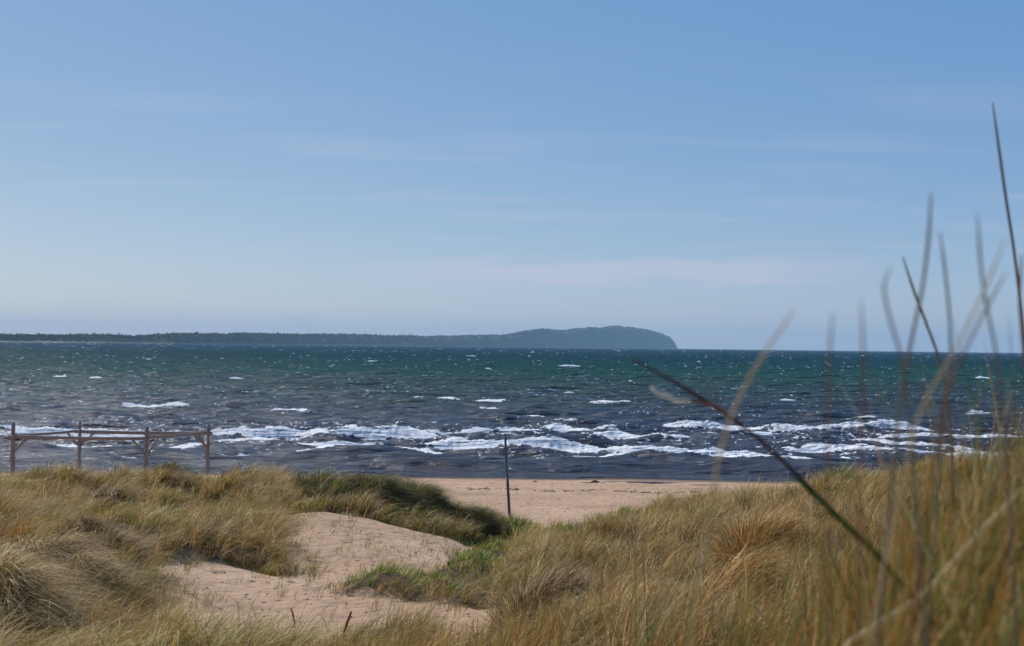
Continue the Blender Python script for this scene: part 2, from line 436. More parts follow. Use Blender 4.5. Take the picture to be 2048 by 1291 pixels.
def blades(root, h, lean, bend, width, col, seg, r, droop=0.35, tipcol=None):
    """leaf blades: strips that rise, bend over along lean (n,2) and taper"""
    n = len(root); t = np.linspace(0, 1, seg + 1)[None, :]
    b = bend[:, None]; hh = h[:, None]
    fw = hh * (b * t ** 1.8 + 0.12 * t); upz = hh * (t - (0.28 + droop) * b * t ** 2.6)
    a = r.uniform(0, np.pi, n); side = np.stack([np.cos(a), np.sin(a)], -1)
    wob = r.normal(0, 0.05, (n, 1)) * hh * t ** 2
    cx_ = root[:, None, 0] + lean[:, None, 0] * fw - lean[:, None, 1] * wob
    cy_ = root[:, None, 1] + lean[:, None, 1] * fw + lean[:, None, 0] * wob
    cz_ = root[:, None, 2] + upz
    w = width[:, None] * 0.5 * (1 - t ** 2.2 * 0.92)
    V = np.empty((n, seg + 1, 2, 3))
    for s, sg in ((0, -1), (1, 1)):
        V[:, :, s, 0] = cx_ + sg * side[:, None, 0] * w; V[:, :, s, 1] = cy_ + sg * side[:, None, 1] * w; V[:, :, s, 2] = cz_
    C = np.repeat(col[:, None, None], seg + 1, 1).repeat(2, 2) if False else np.broadcast_to(col[:, None, None, :], (n, seg + 1, 2, 3)).copy()
    if tipcol is not None:
        k = (t ** 1.5 * 0.55)[..., None, None]; C = C * (1 - k) + tipcol[:, None, None, :] * k
    i = np.arange(n * (seg + 1) * 2).reshape(n, seg + 1, 2)
    Q = np.stack([i[:, :-1, 0], i[:, :-1, 1], i[:, 1:, 1], i[:, 1:, 0]], -1).reshape(-1, 4)
    return V.reshape(-1, 3), Q, C.reshape(-1, 3)


def merge(lst):
    V, Q, C, o = [], [], [], 0
    for v, q, c in lst: V.append(v); Q.append(q + o); C.append(c); o += len(v)
    return np.vstack(V), np.vstack(Q), np.vstack(C)


def wind(x, y, r, spread=0.7):
    """lean mostly to the right, as the sea wind lays it"""
    a = 0.15 + 1.0 * fbm(x * 0.35, y * 0.35 + 7, 2) + r.normal(0, spread, len(x))
    return np.stack([np.cos(a), np.sin(a)], -1)


r = np.random.default_rng(11)
# candidate roots over the vegetated dunes, gathered in tufts
def roots(n, y0, y1, xl, xr, r, per=20):
    nt_ = n // per
    y = np.sqrt(r.uniform(y0 ** 2, y1 ** 2, nt_)); x = y * r.uniform(xl, xr, nt_); tf = np.repeat(np.arange(nt_), per); sg = np.repeat(r.uniform(0.025, 0.085, nt_), per)
    return x[tf] + r.normal(0, 1, nt_ * per) * sg, y[tf] + r.normal(0, 1, nt_ * per) * sg, tf


x, y, tf = roots(660000, 7.0, 44.5, -0.56, 0.50, r)
nt0 = tf.max() + 1; TA, TB, TH, TL = r.normal(0, 1, nt0), r.normal(0, 1, nt0), r.normal(0, 1, nt0), r.normal(0, 1, (nt0, 2))
v = samp(vs, x, y)
clump = fbm(x * 0.8 + 50, y * 0.8, 3)
dm = samp(DOME, x, y)
keep = (r.uniform(size=len(x)) < smooth(v, 0.25, 0.75) * (0.45 + 0.6 * smooth(dm, 0.03, 0.2)))
x, y, clump, dm, tf = x[keep], y[keep], clump[keep], dm[keep], tf[keep]
z = zt(x, y); px, py = proj(x, y, z)
n = len(x)
ti = TID[np.clip(((y - gy[0]) / GS + 0.5).astype(int), 0, len(gy) - 1), np.clip(((x - gx[0]) / GS + 0.5).astype(int), 0, len(gx) - 1)]
rtz = np.random.default_rng(8); TT = rtz.normal(0, 1, (TN + 1, 4)); TT[0] = 0
cxk, cyk, crk = np.append(0, tx)[ti], np.append(0, ty)[ti], np.append(1, trd)[ti]
tone = fbm(x * 0.35 - 20, y * 0.35 + 11, 3) + 0.20 * TT[ti, 0] + 0.14 * TA[tf]; tone2 = fbm(x * 0.9 + 9, y * 0.8 - 31, 2) + 0.18 * TT[ti, 1] + 0.13 * TB[tf]
rustf = fbm(x * 0.22 + 60, y * 0.22, 2) + 0.12 * TT[ti, 2] + 0.08 * TA[tf]
hgt = (0.46 + 0.20 * clump + 0.16 * smooth(dm, 0.02, 0.25) + 0.06 * TT[ti, 3] + 0.085 * TH[tf]) * r.uniform(0.5, 1.2, n)
hgt = np.where(ti == 0, hgt * 0.75, hgt)
bend = np.clip(0.66 + 0.60 * tone2 + r.normal(0, 0.2, n) + 0.16 * TH[tf], 0.08, 1.45)
TONGUE = [(640, 1170), (655, 1158), (738, 1138), (823, 1132), (875, 1118), (930, 1075), (985, 1072), (1030, 1090), (985, 1145), (940, 1192), (850, 1186), (720, 1180)]
CREST = [(1080, 1085), (1130, 1050), (1200, 1015), (1260, 1005), (1330, 1005), (1300, 1040), (1200, 1060), (1130, 1100)]
SADD = [(985, 1030), (1060, 1030), (1090, 1050), (1100, 1090), (1000, 1090)]
tg = inpoly(px, py, TONGUE) & (y > 19) & (y < 36)
cg = (inpoly(px, py, CREST) | inpoly(px, py, SADD)) & (y > 30)
MOUND = [(560, 955), (620, 925), (760, 920), (860, 945), (930, 960), (985, 1020), (1030, 1085), (970, 1090), (880, 1060), (800, 1040), (700, 1012), (590, 1015)]
md = inpoly(px, py, MOUND) & (y > 33.5)
hgt = np.where(tg, hgt * 0.36, hgt); hgt = np.where(cg, hgt * 0.6, hgt); bend = np.where(tg | cg, bend * 0.5, bend)
hgt = np.where(md, hgt * 0.95, hgt); hgt *= 1 - 0.28 * smooth(y, 21, 16) * smooth(y, 11, 14)
right = smooth(px, 950, 1250)
mask_l = (~tg) & (~cg)
col = np.empty((n, 3))
col[:] = pick(n, {'straw': 5, 'pale': 2.2, 'olive': 4.5, 'green': 1.4, 'brown': 1.8, 'rust': 1.5}, r)


def setc(m_, w): col[m_] = pick(int(m_.sum()), w, r)


setc(tone > 0.07, {'olive': 6, 'green': 3.5, 'straw': 3, 'pale': 1})
setc((rustf > 0.12) & (tone < 0.1), {'rust': 6, 'brown': 2, 'straw': 4, 'olive': 2})
setc(r.uniform(size=n) < right * 0.7 * smooth(y, 36, 18), {'rust': 6, 'straw': 3, 'brown': 4, 'grey': 1.5, 'dead': 2.5, 'green': 1})
setc((tone2 < -0.26), {'pale': 5, 'grey': 4, 'brown': 2, 'straw': 2})
setc((tone2 > 0.34) & (tone < 0.1), {'dead': 4, 'brown': 3, 'grey': 3, 'pale': 1.5})
dt = (np.abs(TB[tf]) > 1.9) & mask_l
setc(dt, {'dead': 4, 'brown': 3, 'grey': 2.5}); hgt = np.where(dt, hgt * 0.8, hgt); bend = np.where(dt, bend + 0.3, bend)
setc(tg, {'green': 8, 'olive': 3, 'straw': 1.5, 'pale': 1})
setc(cg, {'green': 8, 'olive': 3, 'pale': 1.5, 'straw': 2.5})
col[tg | cg] *= 1.35
setc(md, {'green': 4, 'blue': 2, 'olive': 4, 'brown': 3, 'straw': 2, 'dead': 3})
col *= np.exp(0.26 * TA[tf] - 0.03)[:, None]
wid = r.uniform(0.005, 0.0125, n) * np.clip(y / 24, 0.7, 1.5)
root = np.stack([x, y, z - 0.03], -1)
rad_ = np.stack([x - cxk, y - cyk], -1) / crk[:, None]; rad_ = np.where((ti == 0)[:, None], 0, rad_)
lean = wind(x, y, r, 0.35) * 0.75 + rad_ * 0.75 + 0.58 * TL[tf] + r.normal(0, 0.16, (n, 2)); lean /= np.maximum(np.linalg.norm(lean, axis=1), 0.35)[:, None]
tip = pick(n, {'pale': 3, 'straw': 4, 'rust': 1.5}, r)
near = y < 19
for nm, m_, seg, kn in (('dune_grass', near & mask_l, 6, 'near'), ('dune_grass', (~near) & mask_l & ~md, 4, 'mid'), ('dune_grass', md, 5, 'mound'), ('green_grass', tg | cg, 4, 'g')):
    V, Q, C = blades(root[m_], hgt[m_], lean[m_], bend[m_], wid[m_], col[m_], seg, r, tipcol=tip[m_] if kn in ('near', 'mid') else None)
    tag(mesh_np(nm, V, Q, M_grass, col=C), {'near': 'tall straw and olive dune grass filling the near slopes along the bottom', 'mid': 'windblown straw and olive dune grass on the dunes beyond the near slope',
        'mound': 'dark green dune grass on the mound before the beach gap', 'g': 'short green grass spreading over the sand hollow and dune foot'}[kn], 'grass', kind='stuff')
print('BLADES', n)


# single big tussocks that stand out of the sward
def tussock(pxc, pyc, D, R_, H_, n, wts_, bl, bd, label, seed):
    r = np.random.default_rng(seed); c = unproj(pxc, pyc, D); zc = float(zt(c[0], c[1]))
    a = r.uniform(0, 2 * np.pi, n); q = np.sqrt(r.uniform(0, 1, n)); lx, ly = R_ * q * np.cos(a), R_ * q * np.sin(a) * 0.8
    irr = 1 + 0.35 * fbm(lx * 2.2 + seed, ly * 2.2, 2)
    lz = zt(c[0] + lx, c[1] + ly) - zc + H_ * np.clip(1 - q ** 2, 0, 1) ** 0.6 * irr - 0.05
    ln = np.stack([lx, ly], -1) / R_ * 1.1 + wind(c[0] + lx, c[1] + ly, r, 0.5) * 0.65; ln /= np.maximum(np.linalg.norm(ln, axis=1), 0.4)[:, None]
    V, Q, C = blades(np.stack([lx, ly, lz], -1), r.uniform(0.5, 1.15, n) * bl, ln, np.clip(r.normal(bd, 0.25, n), 0.1, 1.6), r.uniform(0.006, 0.014, n) * np.clip(D / 24, 0.75, 1.5), pick(n, wts_, r), 6, r)
    o = mesh_np('marram_tussock', V, Q, M_grass, col=C); o.location = (c[0], c[1], zc)
    return tag(o, label, 'grass tussock', 'large tussocks standing out of the dune grass')


PALE = {'pale': 5, 'grey': 4, 'dead': 3, 'brown': 2}; DARK = {'green': 3, 'blue': 2, 'olive': 2.5, 'dead': 4, 'brown': 3, 'grey': 0.7}; DEAD = {'grey': 3, 'dead': 4, 'brown': 3, 'pale': 1.5}
TAN = {'pale': 4, 'straw': 3, 'rust': 3, 'brown': 2.5}
for k, a in enumerate([
        (95, 1155, 19.0, 0.55, 0.45, 2200, PALE, 0.46, 1.1, 'shaggy pale grey tussock with a dark face at the far left'),
        (165, 1180, 18.6, 0.40, 0.34, 1400, PALE, 0.44, 1.1, 'pale drooping tussock just right of the shaggiest grey one on the left'),
        (25, 1262, 14.2, 0.42, 0.32, 2200, {'pale': 6, 'grey': 3, 'straw': 2, 'dead': 1}, 0.50, 1.2, 'cream tussock of curled blades in the bottom left corner'),
        (200, 1105, 22.0, 0.62, 0.40, 2000, DEAD, 0.46, 0.95, 'dark brown tussock on the left slope, behind the shaggy grey ones'),
        (330, 962, 39.5, 0.85, 0.42, 2200, DARK, 0.62, 0.9, 'dark rounded tussock on the left crest beneath the timber frame'),
        (140, 990, 34.0, 0.60, 0.16, 1500, DEAD, 0.45, 0.9, 'dark tussock on the left crest below the left posts of the frame'),
        (760, 998, 35.4, 0.85, 0.36, 3600, DARK, 0.52, 1.05, 'big dark green tussock at the top of the mound before the sand slope'),
        (930, 1035, 36.2, 0.75, 0.30, 3200, DARK, 0.50, 1.05, 'dark tussock lowest on the right end of the mound, beside the pole'),
        (850, 1012, 36.2, 0.55, 0.22, 2000, DARK, 0.48, 1.0, 'middle dark tussock of the mound, between the bigger two'),
        (1545, 1110, 19.0, 0.70, 0.36, 2400, TAN, 0.52, 0.8, 'tan tussock of broken stems on the right slope, highest of the tan ones'),
        (1260, 1205, 15.0, 0.60, 0.34, 2400, TAN, 0.48, 0.85, 'tan tangled tussock right of the bottom centre'),
        (1450, 1275, 12.0, 0.50, 0.26, 1900, TAN, 0.42, 0.9, 'tan tangled tussock cut by the bottom edge, right of centre'),
        (1090, 1215, 16.0, 0.55, 0.34, 2000, DEAD, 0.50, 0.75, 'brown tussock at the right end of the bare sand'),
        (1700, 965, 33.0, 0.80, 0.45, 2400, {'green': 3, 'olive': 3, 'grey': 3, 'pale': 2, 'blue': 1}, 0.60, 0.8, 'grey green tussock on the right crest behind the blurred stems')]):
    tussock(*a[:10], seed=200 + k)

# loose white dead stems sticking out of the tan grass
r = np.random.default_rng(909)
n = 520; D_ = r.uniform(10, 24, n); pxx = r.uniform(1000, 1900, n); pyy = np.interp(D_, [10, 15, 24], [1270, 1190, 1075]) + r.normal(0, 12, n)
w_ = unproj(pxx, pyy, D_); gz = zt(w_[:, 0], w_[:, 1])
V, Q, C = blades(np.stack([w_[:, 0], w_[:, 1], gz], -1), r.uniform(0.35, 0.75, n), wind(w_[:, 0], w_[:, 1], r, 1.8), r.uniform(0.2, 1.3, n), r.uniform(0.006, 0.012, n), pick(n, {'pale': 6, 'grey': 2}, r) * 1.15, 7, r)
tag(mesh_np('dead_stems', V, Q, M_grass, col=C), 'bleached dead stems sticking out of the tan grass on the right', 'dead stems', kind='stuff')

# ------------------------------------------------------------------ sea
HS = CAMZ
BR = []   # breakers: x0,y0,x1,y1,foam height px


def B(*a): BR.append(a)


B(0, 806, 140, 813, 10); B(150, 806, 205, 804, 8); B(245, 809, 375, 816, 9); B(535, 818, 622, 823, 11); B(420, 812, 475, 812, 4)
B(420, 866, 660, 873, 14); B(830, 860, 985, 863, 16); B(640, 876, 1000, 882, 8); B(1080, 853, 1240, 859, 15); B(1310, 850, 1560, 858, 9)
B(1540, 857, 1850, 861, 15); B(1870, 869, 2048, 873, 11); B(1170, 871, 1390, 878, 8); B(420, 884, 760, 890, 7); B(20, 882, 420, 892, 9)
B(860, 888, 1220, 898, 10); B(1190, 897, 1560, 911, 11); B(770, 905, 930, 912, 5); B(1310, 913, 1560, 921, 6); B(1650, 909, 1860, 914, 6); B(1880, 897, 2048, 906, 9)
B(820, 796, 920, 799, 8); B(950, 799, 1012, 799, 7); B(1320, 804, 1385, 808, 8); B(960, 813, 1010, 815, 5); B(1040, 831, 1085, 833, 5)
B(1500, 880, 1900, 892, 9); B(1180, 805, 1260, 808, 5); B(1090, 845, 1180, 843, 6); B(0, 858, 60, 860, 5); B(680, 856, 725, 858, 4)
B(1540, 908, 2048, 922, 7); B(440, 889, 860, 893, 6); B(985, 863, 1090, 860, 5); B(960, 900, 1300, 912, 5); B(0, 878, 300, 884, 5); B(620, 872, 850, 878, 8); B(980, 868, 1090, 874, 5); B(700, 900, 860, 903, 4); B(1400, 868, 1600, 872, 5); B(1560, 897, 1900, 903, 6); B(1250, 905, 1650, 916, 8); B(1600, 870, 2048, 882, 5)
B(1510, 965, 1590, 968, 4); B(1930, 828, 2010, 828, 5); B(1720, 845, 1760, 845, 4); B(430, 905, 700, 906, 3); B(180, 908, 300, 912, 5); B(1140, 914, 1200, 914, 3)


def yon(pxv, pyv):
    """distance where the pixel's ray meets the water"""
    d = FW * F + (pxv - W0 / 2) * RG - (pyv - H0 / 2) * UP
    return -HS / d[2] * d[1], -HS / d[2] * d[0]


sx_, sy_ = [], []
yr = [60.0]
while yr[-1] < 165: yr.append(yr[-1] + 0.22)
st = 0.22
while yr[-1] < 18500:
    st = max(0.22, 0.0042 * (yr[-1] - 120)) if yr[-1] < 3000 else yr[-1] * 0.03
    yr.append(yr[-1] + st)
yr = np.array(yr)
uu = np.concatenate([-np.geomspace(3.0, 0.47, 30), np.linspace(-0.46, 0.46, 880), np.geomspace(0.47, 3.0, 30)])
U, YW = np.meshgrid(uu, yr)
XW = U * np.maximum(YW, 60)
ZW = np.zeros_like(XW); FO = np.zeros_like(XW)
rw = np.random.default_rng(21)
dxl = YW * (0.92 / 880); dyl = np.gradient(yr)[:, None] * np.ones_like(U)
for k in range(70):
    lam = 1.3 * (16 / 1.3) ** rw.uniform(); a = 0.0085 * lam ** 0.95 * (0.6 + 0.8 * rw.uniform()) * (0.75 if lam > 6 else 1)
    th = rw.normal(0.18, 0.5); kx, ky = math.sin(th), math.cos(th); ph = rw.uniform(0, 6.28)
    fade = smooth(lam, 1.6, 3.0) if False else smooth(lam / np.maximum(dyl * np.abs(ky) + 1e-6, 1e-6), 2.2, 4.5)
    fade = fade * smooth(lam / (dxl * abs(kx) + 1e-6), 2.2, 4.5)
    s_ = np.sin(2 * np.pi / lam * (kx * XW + ky * YW) + ph)
    ZW += a * fade * (s_ * 0.8 + 0.35 * (s_ * s_ - 0.5))
shal = smooth(YW, 66, 86)
ZW = ZW * (0.35 + 0.65 * shal) * (1 + 0.35 * smooth(YW, 78, 90) * smooth(YW, 135, 115))
nb1 = fbm(XW * 0.10, YW * 0.25, 3); nb2 = fbm(XW * 0.9, YW * 1.2, 3); nb3 = fbm(XW * 2.3, YW * 1.6 + 50, 2)
for (x0, y0, x1, y1, t) in BR:
    xm = np.linspace(x0, x1, 9); P_ = [yon(a_, y0 + (y1 - y0) * (a_ - x0) / (x1 - x0 + 1e-6) + t * 0.35) for a_ in xm]
    wy = np.array([q[0] for q in P_]); wx = np.array([q[1] for q in P_]); o_ = np.argsort(wx); wx, wy = wx[o_], wy[o_]
    D_ = wy.mean(); h_ = t / F * D_ * 0.74
    m_ = (YW > wy.min() - 8) & (YW < wy.max() + 12)
    xx, yy = XW[m_], YW[m_]
    yc = np.interp(xx, wx, wy) + 1.1 * fbm(xx * 0.22 + x0, xx * 0 + y0, 3) + 0.35 * fbm(xx * 1.1, xx * 0 + y0 * 2, 2)
    win = smooth(xx, wx[0] - 1.5, wx[0] + 1.5) * smooth(xx, wx[-1] + 1.5, wx[-1] - 1.5)
    win = win * (1.06 + 0.30 * fbm(xx * 0.22 + y0, xx * 0 + x0, 3))
    dd = yy - yc
    prof = np.where(dd < 0, np.exp(-(dd / 0.75) ** 2), np.exp(-(dd / 3.2) ** 2))
    ZW[m_] += h_ * win * prof * (1 + 0.25 * nb2[m_] + 0.12 * nb3[m_])
    fm = smooth(dd, -1.3, -0.6) * smooth(dd, 0.6, 0.0)
    FO[m_] = np.maximum(FO[m_], win * 1.0 * fm)
    trail = smooth(dd, 9, 1) * smooth(dd, -3, -1) * 0.20 * smooth(np.full_like(dd, t), 4, 10)
    FO[m_] = np.maximum(FO[m_], win * trail)
surf = smooth(YW, 80, 90) * smooth(YW, 128, 112)
FO = np.maximum(FO, surf * (0.25 + 0.32 * nb1))
FO = np.maximum(FO, smooth(ZW, 0.2, 0.42) * 0.22 * smooth(YW, 75, 90))
ZW += np.clip(FO, 0, 1) * smooth(FO, 0.35, 0.8) * smooth(YW, 175, 150) * 0.09 * (YW / 110) * (np.abs(fbm(XW * 1.9, YW * 1.3 + 9, 3)) * 2 + 0.5 * fbm(XW * 4.2, YW * 2.1, 1))
M_sea, N, L, P = newmat('sea_water')
p = pos(N); sp = N.new('ShaderNodeSeparateXYZ'); L.new(p, sp.inputs[0])
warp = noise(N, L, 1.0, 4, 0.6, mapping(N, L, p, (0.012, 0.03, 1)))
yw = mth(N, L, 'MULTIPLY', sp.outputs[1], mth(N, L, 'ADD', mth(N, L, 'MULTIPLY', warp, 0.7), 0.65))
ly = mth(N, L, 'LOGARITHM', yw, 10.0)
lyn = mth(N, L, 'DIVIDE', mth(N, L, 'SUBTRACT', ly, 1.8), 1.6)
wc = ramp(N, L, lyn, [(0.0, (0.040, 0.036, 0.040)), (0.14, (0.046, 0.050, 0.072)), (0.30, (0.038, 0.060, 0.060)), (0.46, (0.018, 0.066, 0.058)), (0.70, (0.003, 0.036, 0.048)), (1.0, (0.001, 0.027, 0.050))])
at = N.new('ShaderNodeAttribute'); at.attribute_name = 'foam'
f1 = noise(N, L, 1.0, 6, 0.68, mapping(N, L, p, (2.2, 1.5, 5.0)), 0.3)
f2 = N.new('ShaderNodeTexVoronoi'); f2.feature = 'DISTANCE_TO_EDGE'; f2.inputs['Scale'].default_value = 1.6
L.new(mapping(N, L, p, (0.75, 0.42, 1)), f2.inputs['Vector'])
lace = sstep(N, L, f2.outputs[0], 0.16, 0.0)
fs = mth(N, L, 'ADD', mth(N, L, 'ADD', at.outputs['Fac'], mth(N, L, 'MULTIPLY', mth(N, L, 'SUBTRACT', f1, 0.5), 2.3)), mth(N, L, 'MULTIPLY', lace, 0.26))
foam = mth(N, L, 'MULTIPLY', sstep(N, L, fs, 0.58, 0.78), sstep(N, L, at.outputs['Fac'], 0.05, 0.2))
L.new(mixc(N, L, foam, wc, (0.80, 0.81, 0.82)), P.inputs['Base Color'])
L.new(mth(N, L, 'ADD', mth(N, L, 'MULTIPLY', foam, 0.6), 0.14), P.inputs['Roughness'])
P.inputs['Specular IOR Level'].default_value = 0.0
w1 = noise(N, L, 1.0, 6, 0.6, mapping(N, L, p, (0.9, 2.2, 1)), 0.3); w2 = noise(N, L, 1.0, 4, 0.6, mapping(N, L, p, (0.10, 0.30, 1)), 0.3)
n1 = bump(N, L, w2, 1.0, 2.2); n2 = bump(N, L, w1, 0.9, 0.35, n1)
L.new(bump(N, L, f1, 0.6, 0.25, n2), P.inputs['Normal'])
gl = N.new('ShaderNodeBsdfGlossy'); gl.inputs['Roughness'].default_value = 0.16; L.new(n2, gl.inputs['Normal'])
fr = N.new('ShaderNodeFresnel'); fr.inputs['IOR'].default_value = 1.33; L.new(n2, fr.inputs['Normal'])
# a wind-roughened surface mirrors less of the sky the flatter one looks along it
kf = mth(N, L, 'SUBTRACT', 0.85, mth(N, L, 'MULTIPLY', sstep(N, L, lyn, 0.08, 0.55), 0.66))
kf = mth(N, L, 'MULTIPLY', mth(N, L, 'MULTIPLY', fr.outputs[0], kf), mth(N, L, 'SUBTRACT', 1.0, foam))
mss = N.new('ShaderNodeMixShader'); L.new(kf, mss.inputs[0]); L.new(P.outputs[0], mss.inputs[1]); L.new(gl.outputs[0], mss.inputs[2])
L.new(mss.outputs[0], N['Material Output'].inputs[0])
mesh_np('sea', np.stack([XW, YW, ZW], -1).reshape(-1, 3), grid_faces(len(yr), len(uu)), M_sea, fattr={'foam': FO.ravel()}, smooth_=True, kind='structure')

# whitecaps on the open water: low ragged white ridges, many put in as sun glints, 0.1 to 0.6 m high
M_foam_glint, N, L, P = newmat('foam_and_glint'); P.inputs['Base Color'].default_value = (0.80, 0.81, 0.82, 1); P.inputs['Roughness'].default_value = 0.9
rc = np.random.default_rng(5)
caps_glints = [(735, 722, 22, 3), (968, 738, 17, 3), (1115, 731, 45, 3), (457, 757, 30, 4), (180, 755, 25, 4), (108, 753, 32, 4), (720, 783, 22, 3), (928, 711, 24, 2), (1340, 762, 40, 3),
        (1950, 755, 28, 4), (885, 757, 10, 3), (250, 726, 24, 3), (1455, 779, 20, 3), (1560, 800, 30, 3), (1290, 798, 40, 4), (560, 775, 15, 3), (1128, 786, 20, 3), (480, 766, 12, 3)]
ncap_glint = 4200
q = rc.uniform(0.4, 1, ncap_glint); dpy = 2.5 + 114 * rc.uniform(0, 1, ncap_glint) ** 1.05
for k in range(ncap_glint):
    pxk = rc.uniform(-500, 2550); caps_glints.append((pxk, 692 + (pxk - 1024) * 0.01214 + dpy[k], abs(rc.normal(0, 1)) * 4.0 + 1.8, rc.uniform(0.35, 1.2) * (1.5 if rc.uniform() < 0.08 else 0.55) * (0.6 + 0.4 * min(1, dpy[k] / 30))))
for k in range(2600):
    pxk = rc.uniform(-300, 2350); caps_glints.append((pxk, 692 + (pxk - 1024) * 0.01214 + 20 + 95 * rc.uniform() ** 0.8, rc.uniform(2, 9), rc.uniform(0.22, 0.6)))  # fine sun glints on the chop, put in as small foam-white ridges
V, Q, o_ = [], [], 0
for (a_, b_, ln, hh) in caps_glints:
    D_, x0 = yon(a_, b_); l_ = ln / F * D_; h_ = max(0.02, hh / F * D_)
    if D_ > 9000 or D_ < 165: continue
    m_ = 7 if l_ > 2 else 4; t = np.linspace(0, 1, m_)
    env = np.sin(np.pi * (t * 0.94 + 0.03)) ** 0.6 * rc.uniform(0.5, 1.15, m_)
    cx_ = x0 + l_ * t; cy_ = D_ + rc.normal(0, 0.12 * h_, m_) + 0.1 * l_ * (t - 0.5) * rc.normal()
    zw = 0.10 if D_ < 700 else 0.0
    rows = [(-1.3 * h_, 0.0), (-0.35 * h_, 0.75), (0.0, 1.0), (1.0 * h_, 0.0)]
    for dy, zf in rows: V.append(np.stack([cx_, cy_ + dy, h_ * zf * env + (-0.06 if zf == 0 else 0) + zw], -1))
    i = np.arange(4 * m_).reshape(4, m_) + o_; Q.append(np.stack([i[:-1, :-1], i[:-1, 1:], i[1:, 1:], i[1:, :-1]], -1).reshape(-1, 4)); o_ += 4 * m_
tag(mesh_np('whitecaps_and_glints', np.vstack(V), np.vstack(Q), M_foam_glint, smooth_=True), 'small white foam crests and painted sun glints scattered over the open sea', 'whitecaps_and_glints', kind='stuff')

# ------------------------------------------------------------------ far coast and headland
SK = np.array([(-700, 672, 4200), (-400, 670, 4300), (-200, 669, 4400), (0, 670, 4600), (60, 671, 4700), (130, 671, 4800), (200, 670, 5000), (270, 673, 5300), (300, 671, 5400), (350, 668, 5600), (450, 669, 6200),
               (500, 668, 6600), (600, 670, 7400), (700, 670, 8200), (770, 672, 8700), (800, 673, 9000), (860, 672, 9400), (900, 671, 9700), (960, 669.5, 10300), (1000, 670, 10700),
               (1020, 667, 11000), (1050, 661, 11500), (1080, 658, 12000), (1100, 658, 12300), (1130, 660, 12700), (1150, 657, 13000), (1180, 655, 13300), (1200, 656, 13600),
               (1220, 652, 13900), (1235, 651, 14000), (1270, 655, 14400), (1300, 660, 14700), (1325, 667, 14900), (1340, 675, 15000), (1350, 687, 15100), (1357, 696.5, 15150)], float)
pc = np.concatenate([np.linspace(-700, 0, 60, endpoint=False), np.linspace(0, 1000, 420, endpoint=False), np.linspace(1000, 1357, 260)])
sky_y = np.interp(pc, SK[:, 0], SK[:, 1]); Dc = np.interp(pc, SK[:, 0], SK[:, 2])
crest = unproj(pc, sky_y, Dc * 1.035); hc = np.maximum(crest[:, 2], 0.3)
rowsn = 26; V = []
for j in range(rowsn):
    s_ = j / (rowsn - 1); d_ = Dc * (1 + 0.10 * s_)
    k_ = min(s_ / 0.35, 1.0); up_ = math.sin(k_ * math.pi / 2) ** 0.8 if s_ <= 0.35 else math.cos((s_ - 0.35) / 0.65 * math.pi / 2)
    xj = crest[:, 0] / (Dc * 1.035) * d_
    zz = hc * up_ * (1 + (0.16 * fbm(pc * 0.03 + 3, pc * 0 + s_ * 6, 3) * (1 if 0.02 < s_ < 0.33 else 0)))
    V.append(np.stack([xj, d_, zz - 0.6 * (j in (0, rowsn - 1))], -1))
CO = np.array(V)
M_land, N, L, P = newmat('coast_ground')
g = noise(N, L, 0.006, 4, 0.6, pos(N))
gp = N.new('ShaderNodeSeparateXYZ'); L.new(pos(N), gp.inputs[0])
L.new(mixc(N, L, sstep(N, L, gp.outputs[2], 5.0, 2.5), ramp(N, L, g, [(0.35, (0.035, 0.045, 0.018)), (0.6, (0.07, 0.065, 0.03)), (0.75, (0.13, 0.11, 0.06))]), (0.30, 0.22, 0.15)), P.inputs['Base Color']); P.inputs['Roughness'].default_value = 1
mesh_np('coast_hills', CO.reshape(-1, 3), grid_faces(rowsn, len(pc)), M_land, smooth_=True, kind='structure')
# woods: crowns of small ragged leaf clumps
M_wood2 = grassmat('far_tree_foliage', 0.2, rough=0.9)
rt = np.random.default_rng(9); TV, TC = [], []
nT = 11000
pcT = rt.uniform(-650, 1350, nT); sT = rt.uniform(0.045, 0.42, nT)
ci = np.interp(pcT, pc, np.arange(len(pc))); jj = sT * (rowsn - 1)
i0 = np.clip(ci.astype(int), 0, len(pc) - 2); j0 = np.clip(jj.astype(int), 0, rowsn - 2); fa = (ci - i0)[:, None]; fb = (jj - j0)[:, None]
TP = (CO[j0, i0] * (1 - fa) + CO[j0, i0 + 1] * fa) * (1 - fb) + (CO[j0 + 1, i0] * (1 - fa) + CO[j0 + 1, i0 + 1] * fa) * fb
DT = TP[:, 1]
rad = np.clip(DT / F * rt.uniform(0.9, 2.6, nT) * np.where(DT > 9500, 0.7, 1.0), 3.0, 10); ht = rad * rt.uniform(1.0, 1.7, nT)
ht = np.minimum(ht, 14) * rt.choice([0.5, 0.7, 0.9, 1.3], nT) * np.where(DT > 9500, 0.55, 1.0)
per = 26
ang = rt.uniform(0, 2 * np.pi, (nT, per)); cz = rt.uniform(0, 1, (nT, per)); rr_ = rad[:, None] * np.sqrt(1 - (cz * 0.95) ** 2) * rt.uniform(0.6, 1.1, (nT, per))
cxs = TP[:, 0, None] + rr_ * np.cos(ang); cys = TP[:, 1, None] + rr_ * np.sin(ang); czs = TP[:, 2, None] + ht[:, None] * (0.15 + cz * rt.uniform(0.8, 1.1, (nT, per)))
cen = np.stack([cxs, cys, czs], -1).reshape(-1, 3); m_ = len(cen); sz = np.repeat(rad * 0.42, per)[:, None, None]
tri = cen[:, None] + rt.normal(0, 1, (m_, 3, 3)) * sz
